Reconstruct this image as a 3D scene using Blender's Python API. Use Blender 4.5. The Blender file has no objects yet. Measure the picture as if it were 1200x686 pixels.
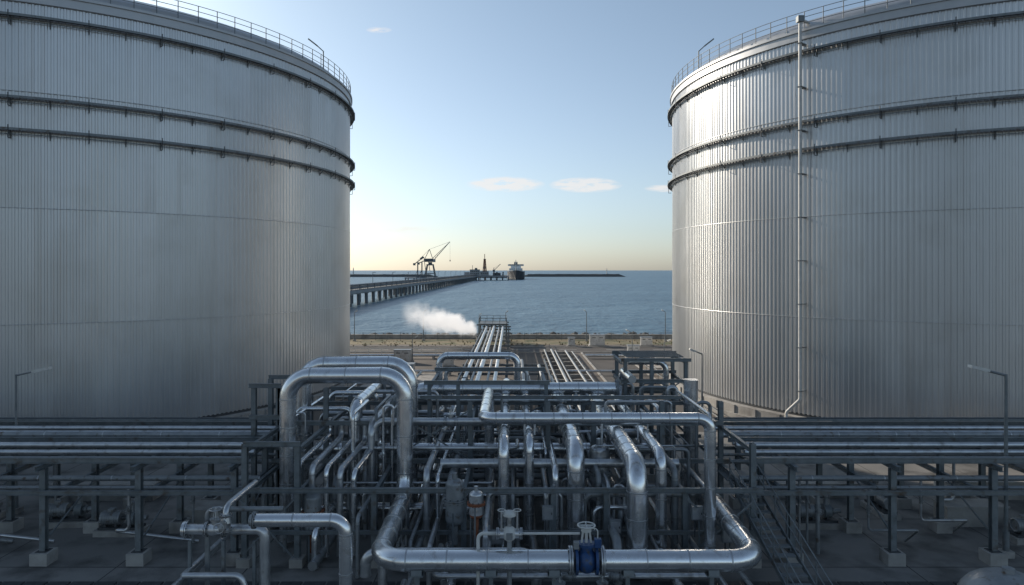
import bpy, math, random
from mathutils import Vector, Matrix
random.seed(7)
S = bpy.context.scene
S.view_settings.view_transform='Standard'
try: S.view_settings.look='None'
except Exception: pass
S.view_settings.exposure=0
PI=math.pi

# ------------------------------------------------------------------ materials
def nt(m):
    m.use_nodes=True
    return m.node_tree, m.node_tree.nodes, m.node_tree.links
def mk(name,c1,c2=None,metal=0.0,rough=(0.5,0.6),scale=1.0,detail=6,bump=0.0,bscale=20.0,stretch=(1,1,1),spec=0.5,extra=None,streak=None):
    m=bpy.data.materials.new(name); t,n,l=nt(m)
    b=n['Principled BSDF']; b.inputs['Metallic'].default_value=metal
    b.inputs['Specular IOR Level'].default_value=spec
    tc=n.new('ShaderNodeTexCoord'); mp=n.new('ShaderNodeMapping'); mp.inputs['Scale'].default_value=stretch
    l.new(tc.outputs['Object'],mp.inputs['Vector'])
    no=n.new('ShaderNodeTexNoise'); no.inputs['Scale'].default_value=scale; no.inputs['Detail'].default_value=detail; no.inputs['Roughness'].default_value=.62
    l.new(mp.outputs[0],no.inputs['Vector'])
    r=n.new('ShaderNodeValToRGB'); r.color_ramp.elements[0].position=.32; r.color_ramp.elements[1].position=.68
    r.color_ramp.elements[0].color=(*c1,1); r.color_ramp.elements[1].color=(*(c2 or c1),1)
    l.new(no.outputs['Fac'],r.inputs['Fac'])
    col=r.outputs['Color']
    def over(vec,scale_,lo,hi,c,col):
        n2=n.new('ShaderNodeTexNoise'); n2.inputs['Scale'].default_value=scale_; n2.inputs['Detail'].default_value=8
        l.new(vec,n2.inputs['Vector'])
        r2=n.new('ShaderNodeValToRGB'); r2.color_ramp.elements[0].position=lo; r2.color_ramp.elements[1].position=hi
        l.new(n2.outputs['Fac'],r2.inputs['Fac'])
        mx=n.new('ShaderNodeMixRGB'); mx.inputs[2].default_value=(*c,1)
        l.new(r2.outputs['Color'],mx.inputs[0]); l.new(col,mx.inputs[1]); return mx.outputs[0]
    if extra: col=over(tc.outputs['Object'],extra[1],extra[2],extra[3],extra[0],col)
    if streak:
        m2=n.new('ShaderNodeMapping'); m2.inputs['Scale'].default_value=streak[1]; l.new(tc.outputs['Object'],m2.inputs[0])
        col=over(m2.outputs[0],1.0,streak[2],streak[3],streak[0],col)
    l.new(col,b.inputs['Base Color'])
    mr=n.new('ShaderNodeMapRange'); mr.inputs['To Min'].default_value=rough[0]; mr.inputs['To Max'].default_value=rough[1]
    mr.inputs['From Min'].default_value=.3; mr.inputs['From Max'].default_value=.7
    l.new(no.outputs['Fac'],mr.inputs['Value']); l.new(mr.outputs[0],b.inputs['Roughness'])
    if bump:
        nb=n.new('ShaderNodeTexNoise'); nb.inputs['Scale'].default_value=bscale; nb.inputs['Detail'].default_value=5
        l.new(tc.outputs['Object'],nb.inputs['Vector'])
        bp=n.new('ShaderNodeBump'); bp.inputs['Strength'].default_value=bump; bp.inputs['Distance'].default_value=.05
        l.new(nb.outputs['Fac'],bp.inputs['Height']); l.new(bp.outputs[0],b.inputs['Normal'])
    return m
M={}
M['clad']=mk('aluminium_cladding',(.68,.69,.70),(.82,.83,.84),metal=.95,rough=(.17,.31),scale=1.3,bump=.12,bscale=3,extra=((.48,.47,.46),2.6,.56,.78))
M['clad2']=mk('dull_cladding',(.45,.465,.48),(.6,.61,.62),metal=.85,rough=(.28,.43),scale=1.7,bump=.1,bscale=4,extra=((.29,.275,.26),3.0,.55,.75))
M['pipe']=mk('grey_pipe_paint',(.21,.225,.235),(.31,.325,.335),metal=.45,rough=(.4,.55),scale=2.0,extra=((.13,.10,.08),3.5,.58,.72))
M['steel']=mk('galvanised_steel',(.13,.15,.16),(.21,.23,.24),metal=.35,rough=(.45,.62),scale=2.2,extra=((.10,.075,.055),2.0,.58,.75))
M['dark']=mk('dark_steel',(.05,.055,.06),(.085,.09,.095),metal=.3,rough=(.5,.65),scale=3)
M['band']=mk('seam_band',(.42,.43,.44),(.52,.53,.54),metal=.85,rough=(.3,.42),scale=4)
tk=dict(metal=.6,scale=.35,stretch=(1.6,1.6,.2))
M['tank']=mk('tank_cladding',(.48,.49,.495),(.55,.56,.565),rough=(.31,.39),extra=((.44,.44,.43),.25,.5,.85),streak=((.43,.425,.415),(1.9,1.9,.05),.58,.85),**tk)
M['tank2']=mk('tank_cladding_b',(.495,.505,.51),(.565,.575,.58),rough=(.30,.38),extra=((.46,.46,.45),.3,.5,.85),streak=((.44,.435,.425),(1.7,1.7,.05),.58,.85),**tk)
M['tankband']=mk('tank_flashing',(.36,.375,.385),(.44,.45,.46),metal=.5,rough=(.4,.5),scale=.8)
M['conc']=mk('concrete',(.27,.262,.245),(.40,.385,.36),rough=(.8,.92),scale=.9,bump=.3,bscale=8,extra=((.17,.16,.15),.6,.5,.7))
M['yard']=mk('yard_concrete',(.16,.158,.15),(.25,.24,.225),rough=(.62,.92),scale=.22,detail=9,bump=.3,bscale=10,extra=((.09,.088,.083),.5,.48,.66))
M['gravel']=mk('gravel_soil',(.125,.105,.088),(.195,.168,.142),rough=(.85,.95),scale=.12,detail=10,bump=.5,bscale=6,extra=((.09,.077,.066),.07,.42,.6))
M['asph']=mk('asphalt',(.06,.055,.05),(.09,.082,.075),rough=(.8,.92),scale=.4,detail=8,bump=.3,bscale=25)
M['joint']=mk('joint_sealant',(.04,.04,.04),(.06,.058,.055),rough=(.8,.9),scale=2)
M['tan']=mk('dry_grass_verge',(.17,.14,.08),(.27,.22,.13),rough=(.9,.95),scale=.7,detail=8,bump=.5,bscale=9,extra=((.09,.10,.045),.25,.48,.62))
M['white']=mk('white_paint',(.72,.72,.70),(.8,.8,.78),rough=(.5,.6),scale=3)
M['offwhite']=mk('weathered_white',(.45,.45,.43),(.6,.6,.57),rough=(.5,.6),scale=2)
M['blue']=mk('blue_valve_paint',(.015,.05,.14),(.025,.075,.20),rough=(.35,.45),scale=5,extra=((.06,.06,.065),6,.55,.7))
M['rust']=mk('rust_primer',(.16,.05,.025),(.26,.09,.04),rough=(.6,.75),scale=5)
M['rock']=mk('rock',(.07,.068,.065),(.15,.145,.135),rough=(.85,.95),scale=.8,bump=.5,bscale=3)
M['far']=mk('hazed_jetty_concrete',(.24,.25,.26),(.32,.33,.335),rough=(.8,.9),scale=.2)  # concrete made paler, distance haze is put into its base colour
M['fardark']=mk('hazed_marine_steel',(.09,.10,.11),(.14,.15,.16),rough=(.6,.7),scale=.2)  # dark steel lifted to blue-grey, colour includes the haze of distance
M['hull']=mk('ship_hull_paint',(.03,.033,.042),(.05,.053,.06),rough=(.5,.6),scale=.1)
M['glass']=mk('dark_glass',(.02,.025,.03),rough=(.1,.15))
M['lamp']=mk('lamp_lens',(.7,.72,.72),rough=(.25,.3))

# ------------------------------------------------------------------ mesh builder
class MB:
    def __init__(s,name): s.name=name; s.v=[]; s.f=[]; s.m=[]; s.s=[]; s.mats=[]
    def mi(s,k):
        if k not in s.mats: s.mats.append(k)
        return s.mats.index(k)
    def add(s,vs,fs,mat,smooth=False):
        o=len(s.v); s.v+= [tuple(v) for v in vs]; i=s.mi(mat)
        for f in fs: s.f.append(tuple(o+k for k in f)); s.m.append(i); s.s.append(smooth)
    def box(s,c,d,mat,rot=0):
        x,y,z=[q/2 for q in d]; vs=[]
        for sx,sy,sz in [(-1,-1,-1),(1,-1,-1),(1,1,-1),(-1,1,-1),(-1,-1,1),(1,-1,1),(1,1,1),(-1,1,1)]:
            px,py=sx*x,sy*y
            if rot: px,py=px*math.cos(rot)-py*math.sin(rot),px*math.sin(rot)+py*math.cos(rot)
            vs.append((c[0]+px,c[1]+py,c[2]+sz*z))
        s.add(vs,[(0,3,2,1),(4,5,6,7),(0,1,5,4),(1,2,6,5),(2,3,7,6),(3,0,4,7)],mat)
    def obox(s,p1,p2,w,h,mat,off=(0,0)):
        p1=Vector(p1);p2=Vector(p2);d=(p2-p1).normalized()
        up=Vector((0,0,1)) if abs(d.z)<.95 else Vector((0,1,0))
        sd=d.cross(up).normalized(); up=sd.cross(d).normalized()
        vs=[]
        for p in (p1,p2):
            for a,b in [(-1,-1),(1,-1),(1,1),(-1,1)]:
                vs.append(p+sd*(a*w/2+off[0])+up*(b*h/2+off[1]))
        s.add(vs,[(0,3,2,1),(4,5,6,7),(0,1,5,4),(1,2,6,5),(2,3,7,6),(3,0,4,7)],mat)
    def ibeam(s,p1,p2,w,h,mat='steel'):
        t=max(.02,h*.09)
        s.obox(p1,p2,w,t,mat,(0,h/2-t/2)); s.obox(p1,p2,w,t,mat,(0,-h/2+t/2)); s.obox(p1,p2,t,h-2*t,mat)
    def tube(s,path,r,mat='clad',seg=14,bend=None,caps=True,bands=0,bandmat='band'):
        P=[Vector(p) for p in path]
        if bend is None: bend=max(3.0*r,.12)
        pts=[P[0]]; straights=[]
        last=P[0]
        for i in range(1,len(P)-1):
            a,b,c=P[i-1],P[i],P[i+1]
            d1=(b-a).normalized(); d2=(c-b).normalized()
            ang=d1.angle(d2)
            if ang<.02: pts.append(b); continue
            tl=bend*math.tan(ang/2); tl=min(tl,(b-a).length*.48,(c-b).length*.48); rr=tl/math.tan(ang/2)
            st=b-d1*tl; n=(d2-d1*d1.dot(d2)).normalized(); cen=st+n*rr
            K=7
            straights.append((last,st))
            for k in range(K+1):
                th=ang*k/K
                pts.append(cen-n*rr*math.cos(th)+d1*rr*math.sin(th))
            last=pts[-1]
        pts.append(P[-1]); straights.append((last,P[-1]))
        T=[]
        for i in range(len(pts)):
            if i==0: t=pts[1]-pts[0]
            elif i==len(pts)-1: t=pts[-1]-pts[-2]
            else: t=(pts[i]-pts[i-1]).normalized()+(pts[i+1]-pts[i]).normalized()
            if t.length<1e-9: t=Vector((0,0,1))
            T.append(t.normalized())
        ref=Vector((0,0,1)) if abs(T[0].z)<.9 else Vector((1,0,0))
        u=T[0].cross(ref).normalized(); vs=[]
        for i,p in enumerate(pts):
            if i>0:
                u=(u-T[i]*u.dot(T[i])).normalized()
            w=T[i].cross(u)
            for k in range(seg):
                a=2*PI*k/seg; vs.append(p+u*(r*math.cos(a))+w*(r*math.sin(a)))
        fs=[]
        for i in range(len(pts)-1):
            for k in range(seg):
                k2=(k+1)%seg
                fs.append((i*seg+k,i*seg+k2,(i+1)*seg+k2,(i+1)*seg+k))
        s.add(vs,fs,mat,True)
        if caps:
            s.add(vs[:seg],[tuple(reversed(range(seg)))],mat); s.add(vs[-seg:],[tuple(range(seg))],mat)
        if bands:
            for a,b in straights:
                L=(b-a).length
                if L<.3: continue
                d=(b-a)/L; k=max(1,int(L/bands))
                for q in range(k+1):
                    c=a+d*(L*q/k)
                    s.cyl(c-d*.03,c+d*.03,r*1.02+.005,bandmat,seg)
    def cyl(s,a,b,r,mat,seg=14,r2=None):
        a=Vector(a);b=Vector(b); d=(b-a).normalized()
        ref=Vector((0,0,1)) if abs(d.z)<.9 else Vector((1,0,0))
        u=d.cross(ref).normalized(); w=d.cross(u); r2=r if r2 is None else r2
        vs=[];
        for p,q in((a,r),(b,r2)):
            for k in range(seg):
                t=2*PI*k/seg; vs.append(p+u*(q*math.cos(t))+w*(q*math.sin(t)))
        s.add(vs,[(k,(k+1)%seg,seg+(k+1)%seg,seg+k) for k in range(seg)],mat,True)
        s.add(vs[:seg],[tuple(reversed(range(seg)))],mat); s.add(vs[seg:],[tuple(range(seg))],mat)
    def torus(s,c,axis,R,r,mat,seg=20,ms=6):
        c=Vector(c);d=Vector(axis).normalized(); ref=Vector((0,0,1)) if abs(d.z)<.9 else Vector((1,0,0))
        u=d.cross(ref).normalized(); w=d.cross(u); vs=[];fs=[]
        for i in range(seg):
            a=2*PI*i/seg; o=u*math.cos(a)+w*math.sin(a)
            for j in range(ms):
                b=2*PI*j/ms; vs.append(c+o*(R+r*math.cos(b))+d*(r*math.sin(b)))
        for i in range(seg):
            for j in range(ms):
                fs.append((i*ms+j,((i+1)%seg)*ms+j,((i+1)%seg)*ms+(j+1)%ms,i*ms+(j+1)%ms))
        s.add(vs,fs,mat,True)
    def sphere(s,c,r,mat,sc=(1,1,1),seg=14,rings=8):
        vs=[];fs=[]
        for i in range(rings+1):
            th=PI*i/rings
            for k in range(seg):
                a=2*PI*k/seg
                vs.append((c[0]+r*sc[0]*math.sin(th)*math.cos(a),c[1]+r*sc[1]*math.sin(th)*math.sin(a),c[2]+r*sc[2]*math.cos(th)))
        for i in range(rings):
            for k in range(seg):
                fs.append((i*seg+k,(i+1)*seg+k,(i+1)*seg+(k+1)%seg,i*seg+(k+1)%seg))
        s.add(vs,fs,mat,True)
    def flange(s,p,d,r,mat='pipe'):
        p=Vector(p);d=Vector(d).normalized()
        t=max(.03,r*.16)
        s.cyl(p-d*(t+.012),p-d*.012,r*1.5,mat,18); s.cyl(p+d*.012,p+d*(t+.012),r*1.5,mat,18)
        ref=Vector((0,0,1)) if abs(d.z)<.9 else Vector((1,0,0)); u=d.cross(ref).normalized(); w=d.cross(u)
        for k in range(8):
            a=2*PI*(k+.5)/8; o=(u*math.cos(a)+w*math.sin(a))*r*1.27
            s.cyl(p+o-d*(t+.05),p+o+d*(t+.05),r*.1,'dark',6)
    def valve(s,p,d,r,mat='pipe',up=(0,0,1),H=None):
        p=Vector(p);d=Vector(d).normalized();up=Vector(up).normalized(); H=H or r*4.2
        s.flange(p-d*r*1.7,d,r,mat); s.flange(p+d*r*1.7,d,r,mat)
        s.cyl(p-d*r*1.7,p,r*1.0,mat,14,r*1.35); s.cyl(p,p+d*r*1.7,r*1.35,mat,14,r*1.0)
        s.cyl(p,p+up*r*1.9,r*.8,mat,12); s.cyl(p+up*r*1.9,p+up*r*2.15,r*1.1,mat,14)
        s.cyl(p+up*r*2.15,p+up*H,r*.16,'offwhite',8)
        for q in(-1,1): s.obox(p+d*q*r*.5+up*r*2.15,p+d*q*r*.25+up*(H-r*.6),r*.16,r*.16,mat)
        c=p+up*(H-r*.3); s.torus(c,up,r*1.15,r*.1,mat)
        ref=d; w=up.cross(d)
        s.obox(c-d*r*1.1,c+d*r*1.1,r*.1,r*.1,mat); s.obox(c-w*r*1.1,c+w*r*1.1,r*.1,r*.1,mat)
    def railing(s,pts,h=1.1,mat='steel',step=1.6,r=.024,toe=False):
        for a,b in zip(pts[:-1],pts[1:]):
            a=Vector(a);b=Vector(b);L=(b-a).length; n=max(1,round(L/step))
            for k in range(n+1):
                p=a+(b-a)*k/n; s.cyl(p,p+Vector((0,0,h)),r,mat,6)
            for hh in (h,h*.52): s.cyl(a+Vector((0,0,hh)),b+Vector((0,0,hh)),r,mat,6)
            if toe: s.obox(a+Vector((0,0,.07)),b+Vector((0,0,.07)),.012,.13,mat)
    def done(s,parent=None,loc=None):
        me=bpy.data.meshes.new(s.name); me.from_pydata(s.v,[],s.f)
        for k in s.mats: me.materials.append(M[k])
        me.polygons.foreach_set('material_index',s.m); me.polygons.foreach_set('use_smooth',s.s); me.update()
        o=bpy.data.objects.new(s.name,me); S.collection.objects.link(o)
        if loc: o.location=loc
        if parent: o.parent=parent
        return o
def empty(name,loc=(0,0,0)):
    e=bpy.data.objects.new(name,None); e.location=loc; S.collection.objects.link(e); return e

# ------------------------------------------------------------------ camera
cam=bpy.data.cameras.new('camera'); co=bpy.data.objects.new('camera',cam); S.collection.objects.link(co)
co.location=(0,0,13.5); co.rotation_euler=(math.radians(90),0,0)
cam.lens=24; cam.sensor_width=36; cam.shift_y=-26/1200; cam.clip_end=200000; cam.clip_start=.2
S.camera=co

# ------------------------------------------------------------------ light + sky
EL=math.radians(22); AZ=math.radians(-46)   # clockwise from +Y
sd=Vector((math.cos(EL)*math.sin(AZ),math.cos(EL)*math.cos(AZ),math.sin(EL)))
sl=bpy.data.lights.new('sun','SUN'); sl.energy=5.0; sl.angle=math.radians(.5); sl.color=(1,.88,.74)
so=bpy.data.objects.new('sun',sl); so.rotation_euler=(-sd).to_track_quat('-Z','Y').to_euler(); so.location=(-60,80,80); S.collection.objects.link(so)
W=bpy.data.worlds.new('World'); S.world=W; W.use_nodes=True
n=W.node_tree.nodes; l=W.node_tree.links; bg=n['Background']; bg.inputs['Strength'].default_value=.14
sky=n.new('ShaderNodeTexSky'); sky.sky_type='NISHITA'; sky.sun_disc=False; sky.sun_elevation=EL; sky.sun_rotation=AZ
sky.air_density=1.0; sky.dust_density=.8; sky.ozone_density=2.0; sky.altitude=0
def wm(op,a,b=None,c=None,clamp=False):
    m=n.new('ShaderNodeMath'); m.operation=op; m.use_clamp=clamp
    for i,q in enumerate((a,b,c)):
        if q is None: continue
        if isinstance(q,(int,float)): m.inputs[i].default_value=q
        else: l.new(q,m.inputs[i])
    return m.outputs[0]
tc=n.new('ShaderNodeTexCoord'); sp=n.new('ShaderNodeSeparateXYZ'); l.new(tc.outputs['Generated'],sp.inputs[0])
front=wm('GREATER_THAN',sp.outputs[1],.05); yy=wm('MAXIMUM',sp.outputs[1],.05)
u=wm('DIVIDE',sp.outputs[0],yy); v=wm('DIVIDE',sp.outputs[2],yy)
cv=n.new('ShaderNodeCombineXYZ'); l.new(wm('MULTIPLY',u,22.0),cv.inputs[0]); l.new(wm('MULTIPLY',v,85.0),cv.inputs[1])
cn=n.new('ShaderNodeTexNoise'); cn.inputs['Scale'].default_value=1.8; cn.inputs['Detail'].default_value=9; cn.inputs['Roughness'].default_value=.62; l.new(cv.outputs[0],cn.inputs['Vector'])
tot=None
for (u0,v0,a,b,k) in [(-.010,.126,.060,.012,1.0),(.108,.125,.055,.012,1.0),(.222,.120,.03,.006,.7),(-.195,.352,.02,.005,.7),(-.16,.06,.06,.006,.35)]:
    d=wm('ADD',wm('POWER',wm('ABSOLUTE',wm('DIVIDE',wm('SUBTRACT',u,u0),a)),2.0),wm('POWER',wm('ABSOLUTE',wm('DIVIDE',wm('SUBTRACT',v,v0),b)),2.0))
    f=wm('MULTIPLY',wm('SUBTRACT',1.0,d,clamp=True),k)
    tot=f if tot is None else wm('ADD',tot,f)
cl=wm('MULTIPLY',wm('MULTIPLY',tot,wm('MULTIPLY',wm('SUBTRACT',cn.outputs['Fac'],.32,clamp=True),5.5)),front)
cl=wm('MINIMUM',cl,.7)
hz=n.new('ShaderNodeValToRGB'); e=hz.color_ramp.elements; e[0].position=0; e[0].color=(.74,.83,1.02,1); e[1].position=.45; e[1].color=(.74,.93,.96,1)
e2=hz.color_ramp.elements.new(.12); e2.color=(.80,.89,.98,1)
l.new(wm('ABSOLUTE',sp.outputs[2]),hz.inputs[0])
tm=n.new('ShaderNodeMixRGB'); tm.blend_type='MULTIPLY'; tm.inputs[0].default_value=1; l.new(sky.outputs[0],tm.inputs[1]); l.new(hz.outputs[0],tm.inputs[2])
hs=n.new('ShaderNodeHueSaturation'); hs.inputs['Saturation'].default_value=.74; l.new(tm.outputs[0],hs.inputs['Color'])
mx=n.new('ShaderNodeMixRGB'); l.new(cl,mx.inputs[0]); l.new(hs.outputs[0],mx.inputs[1]); mx.inputs[2].default_value=(6.6,6.25,6.0,1)
l.new(mx.outputs[0],bg.inputs['Color'])

# ------------------------------------------------------------------ ground, sea
def sheet(name,x0,x1,y0,y1,z,mat):
    b=MB(name); b.add([(x0,y0,z),(x1,y0,z),(x1,y1,z),(x0,y1,z)],[(0,1,2,3)],mat); return b.done()
b=MB('ground')
b.add([(-6000,-6000,0),(6000,-6000,0),(6000,136,0),(-6000,136,0),(6000,146,-6),(-6000,146,-6)],[(0,1,2,3),(3,2,4,5)],'gravel'); b.done()
b=MB('paved_yard'); b.add([(-140,-60,.004),(140,-60,.004),(140,57,.004),(-140,57,.004)],[(0,1,2,3)],'yard')
for k in range(-22,23): b.add([(k*6,-60,.008),(k*6+.05,-60,.008),(k*6+.05,57,.008),(k*6,57,.008)],[(0,1,2,3)],'joint')
for k in range(-9,10): b.add([(-140,k*6+1,.012),(140,k*6+1,.012),(140,k*6+1.05,.012),(-140,k*6+1.05,.012)],[(0,1,2,3)],'joint')
b.done()
b=MB('drain_channel')
for k in range(70): b.box((-34.5+k,29.3,.03),(.9,.4,.05),'dark')
b.done()
def water():
    m=bpy.data.materials.new('sea_water'); t,n,l=nt(m); b=n['Principled BSDF']
    b.inputs['Roughness'].default_value=.35; b.inputs['IOR'].default_value=1.33; b.inputs['Specular IOR Level'].default_value=.5
    tc=n.new('ShaderNodeTexCoord'); 
    hts=[]
    for sc,st in ((.18,(1,.7,1)),(.035,(1,.45,1)),(.9,(1,1,1))):
        mp=n.new('ShaderNodeMapping'); mp.inputs['Scale'].default_value=st; l.new(tc.outputs['Object'],mp.inputs[0])
        no=n.new('ShaderNodeTexNoise'); no.inputs['Scale'].default_value=sc; no.inputs['Detail'].default_value=5; l.new(mp.outputs[0],no.inputs[0]); hts.append(no.outputs['Fac'])
    prev=None
    for h,d in zip(hts,(1.8,3.6,.4)):
        bp=n.new('ShaderNodeBump'); bp.inputs['Strength'].default_value=1; bp.inputs['Distance'].default_value=d; l.new(h,bp.inputs['Height'])
        if prev: l.new(prev.outputs[0],bp.inputs['Normal'])
        prev=bp
    l.new(prev.outputs[0],b.inputs['Normal'])
    mp=n.new('ShaderNodeMapping'); mp.inputs['Scale'].default_value=(.004,.012,1); l.new(tc.outputs['Object'],mp.inputs[0])
    no=n.new('ShaderNodeTexNoise'); no.inputs['Scale'].default_value=1; no.inputs['Detail'].default_value=6; l.new(mp.outputs[0],no.inputs[0])
    r=n.new('ShaderNodeValToRGB'); r.color_ramp.elements[0].position=.35; r.color_ramp.elements[1].position=.65
    r.color_ramp.elements[0].color=(.05,.115,.17,1); r.color_ramp.elements[1].color=(.08,.155,.215,1)
    l.new(no.outputs['Fac'],r.inputs[0]); l.new(r.outputs[0],b.inputs['Base Color'])
    return m
M['water']=water()
sheet('sea',-60000,60000,138,90000,-3,'water')

sheet('grass_verge',-300,300,124,133.6,.008,'tan')
b=MB('coastal_road'); b.add([(-300,112,.008),(300,112,.008),(300,120,.008),(-300,120,.008)],[(0,1,2,3)],'asph')
for yk in (111.85,120.15): b.box((0,yk,.06),(600,.28,.12),'conc')
for k in range(-30,30): b.add([(k*8,115.95,.012),(k*8+3,115.95,.012),(k*8+3,116.1,.012),(k*8,116.1,.012)],[(0,1,2,3)],'white')
b.done()
b=MB('access_road'); b.add([(11.5,57,.008),(17.5,57,.008),(17.5,111.7,.008),(11.5,111.7,.008)],[(0,1,2,3)],'asph')
for xk in (11.35,17.65): b.box((xk,84.3,.06),(.28,54.6,.12),'conc')
b.done()
b=MB('concrete_pad'); b.box((-13,82,.06),(9,13,.12),'conc'); b.done()
b=MB('concrete_pad'); b.box((22.2,98,.06),(6,9,.12),'conc'); b.done()
b=MB('seawall'); b.box((0,135.2,.35),(600,.6,.75),'conc'); b.box((0,135.2,.76),(600,.8,.09),'conc'); b.done()
b=MB('rock_revetment')
for i in range(1500):
    x=random.uniform(-75,75); y=random.uniform(136.3,143); r=random.uniform(.45,.9)
    z=.55-(y-136.3)*.62
    q=MB('q'); q.sphere((0,0,0),1,'rock',seg=6,rings=4)
    sc=[random.uniform(.7,1.25)*r for _ in range(3)]
    vs=[(x+v[0]*sc[0]+random.uniform(-.1,.1),y+v[1]*sc[1]+random.uniform(-.1,.1),z+v[2]*sc[2]*.8) for v in q.v]
    b.add(vs,q.f,'rock')
b.done()
b=MB('security_fence')
for k in range(-50,51):
    x=k*2.4; b.box((x,132,.75),(.08,.08,1.5),'steel')
for hz_ in (.15,.8,1.45): b.box((0,132,hz_),(240,.03,.03),'steel')
for k in range(-480,481):
    b.box((k*.25,132.0,.8),(.022,.012,1.28),'steel')
b.done()
b=MB('scrub'); 
for i in range(420):
    x=random.uniform(-60,60); y=random.choice([random.uniform(124,131),random.uniform(121,124)]); h=random.uniform(.15,.5)
    for j in range(7):
        a=random.uniform(0,2*PI); dx,dy=math.cos(a)*h*.7,math.sin(a)*h*.7; px,py=-dy*.25,dx*.25
        b.add([(x-px,y-py,0),(x+px,y+py,0),(x+dx,y+dy,h*random.uniform(.6,1))],[(0,1,2)],'tan')
b.done()

# ------------------------------------------------------------------ storage tanks
def tank(cx,cy,side):
    E=empty('storage_tank',(cx,cy,0)); R=27.5
    z0,z1=1.45,33.3
    b=MB('cladding'); NR=440
    courses=[z0,9.6,18.0,26.4,z1]
    for ci in range(len(courses)-1):
        a,c=courses[ci],courses[ci+1]; off=.02*(ci%2)
        prof=[(0,0),(.42,0),(.56,.05),(.86,.05)]
        ring=[]
        for i in range(NR):
            for fr,h in prof:
                th=2*PI*(i+fr)/NR; ring.append(((R+h+off)*math.cos(th),(R+h+off)*math.sin(th)))
        m=len(ring); vs=[(x,y,a) for x,y in ring]+[(x,y,c-.03) for x,y in ring]
        pan=10*4
        for p0 in range(0,m,pan):
            mt='tank2' if random.random()<.35 else 'tank'
            fs=[(k,(k+1)%m,m+(k+1)%m,m+k) for k in range(p0,min(m,p0+pan))]
            ids=sorted({q for f in fs for q in f}); mp={q:j for j,q in enumerate(ids)}
            b.add([vs[q] for q in ids],[tuple(mp[q] for q in f) for f in fs],mt)
        if ci: 
            N=220; vv=[];
            for k in range(N):
                th=2*PI*k/N
                for rr,zz in ((R+.02,a-.04),(R+.08,a-.035),(R+.085,a+.005),(R+.02,a+.02)): vv.append((rr*math.cos(th),rr*math.sin(th),zz))
            ff=[]
            for k in range(N):
                for j in range(3): ff.append((k*4+j,((k+1)%N)*4+j,((k+1)%N)*4+j+1,k*4+j+1))
            b.add(vv,ff,'tank',True)
    b.done(E)
    def lathe(bb,prof,mat,N=240,smooth=True):
        vv=[];ff=[];m=len(prof)
        for k in range(N):
            th=2*PI*k/N
            for rr,zz in prof: vv.append((rr*math.cos(th),rr*math.sin(th),zz))
        for k in range(N):
            for j in range(m-1): ff.append((k*m+j,((k+1)%N)*m+j,((k+1)%N)*m+j+1,k*m+j+1))
        bb.add(vv,ff,mat,smooth)
    b=MB('concrete_base'); lathe(b,[(R+.9,0),(R+.9,.45)],'conc');lathe(b,[(R+.9,.45),(R+.55,.46)],'conc'); lathe(b,[(R+.55,.46),(R+.55,1.2)],'conc'); lathe(b,[(R+.55,1.2),(R-.3,1.28)],'conc')
    lathe(b,[(R+.02,1.2),(R+.02,1.5)],'dark'); 
    for k in range(0,72):
        th=2*PI*k/72; b.box(((R+.62)*math.cos(th),(R+.62)*math.sin(th),.83),(.14,.3,.72),'conc',rot=th)
    b.done(E)
    b=MB('roof'); lathe(b,[(R-.2,z1+.2)]+[(R*math.cos(a),z1+.2+4.2*math.sin(a)) for a in [i*PI/2/14 for i in range(1,14)]]+[(.01,z1+4.4)],'tank'); b.done(E)
    b=MB('rim'); lathe(b,[(R+.1,z1-.55),(R+.22,z1-.5)],'tankband'); lathe(b,[(R+.22,z1-.5),(R+.22,z1+.12)],'tankband'); lathe(b,[(R+.22,z1+.12),(R+.34,z1+.13)],'tankband'); lathe(b,[(R+.34,z1+.13),(R+.34,z1+.32)],'tankband'); lathe(b,[(R+.34,z1+.32),(R-.9,z1+.4)],'tankband'); b.done(E)
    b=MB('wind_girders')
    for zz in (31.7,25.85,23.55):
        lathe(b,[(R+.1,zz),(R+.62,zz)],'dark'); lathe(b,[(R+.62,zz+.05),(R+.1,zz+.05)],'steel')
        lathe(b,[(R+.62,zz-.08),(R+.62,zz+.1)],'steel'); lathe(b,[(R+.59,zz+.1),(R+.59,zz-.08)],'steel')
        b.torus((0,0,zz-.3),(0,0,1),R+.28,.03,'steel',200,6)
        for k in range(72):
            th=2*PI*(k+.3)/72; c,s_=math.cos(th),math.sin(th)
            p=lambda r,z:(r*c,r*s_,z)
            b.obox(p(R+.1,zz-.5),p(R+.56,zz-.05),.05,.06,'steel')
            b.obox(p(R+.12,zz-.62),p(R+.12,zz-.01),.07,.05,'steel')
            if k%2==0: b.obox(p(R+.62,zz-.62),p(R+.62,zz+.3),.05,.05,'dark'); b.obox(p(R+.3,zz-.62),p(R+.62,zz-.62),.05,.05,'dark')
    b.done(E)
    b=MB('roof_railing')
    for hz_ in (.5,1.0,1.45): b.torus((0,0,z1+.35+hz_),(0,0,1),R+.12,.026,'steel',200,6)
    for k in range(110):
        th=2*PI*k/110; c,s_=math.cos(th),math.sin(th)
        b.cyl(((R+.12)*c,(R+.12)*s_,z1+.3),((R+.12)*c,(R+.12)*s_,z1+1.82),.036,'steel',6)
    b.done(E)
    b=MB('roof_lamps')
    for th in ((-12,) if side<0 else (192,)):
        th=math.radians(th); c,s_=math.cos(th),math.sin(th); r=R+.1
        b.cyl((r*c,r*s_,z1+.3),(r*c,r*s_,z1+2.3),.06,'steel',8)
        b.cyl((r*c,r*s_,z1+2.25),(r*c+side*.7,r*s_,z1+2.9),.05,'steel',8)
        b.obox((r*c+side*.6,r*s_,z1+2.8),(r*c+side*1.5,r*s_,z1+3.5),.25,.12,'steel')
    b.done(E)
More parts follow.
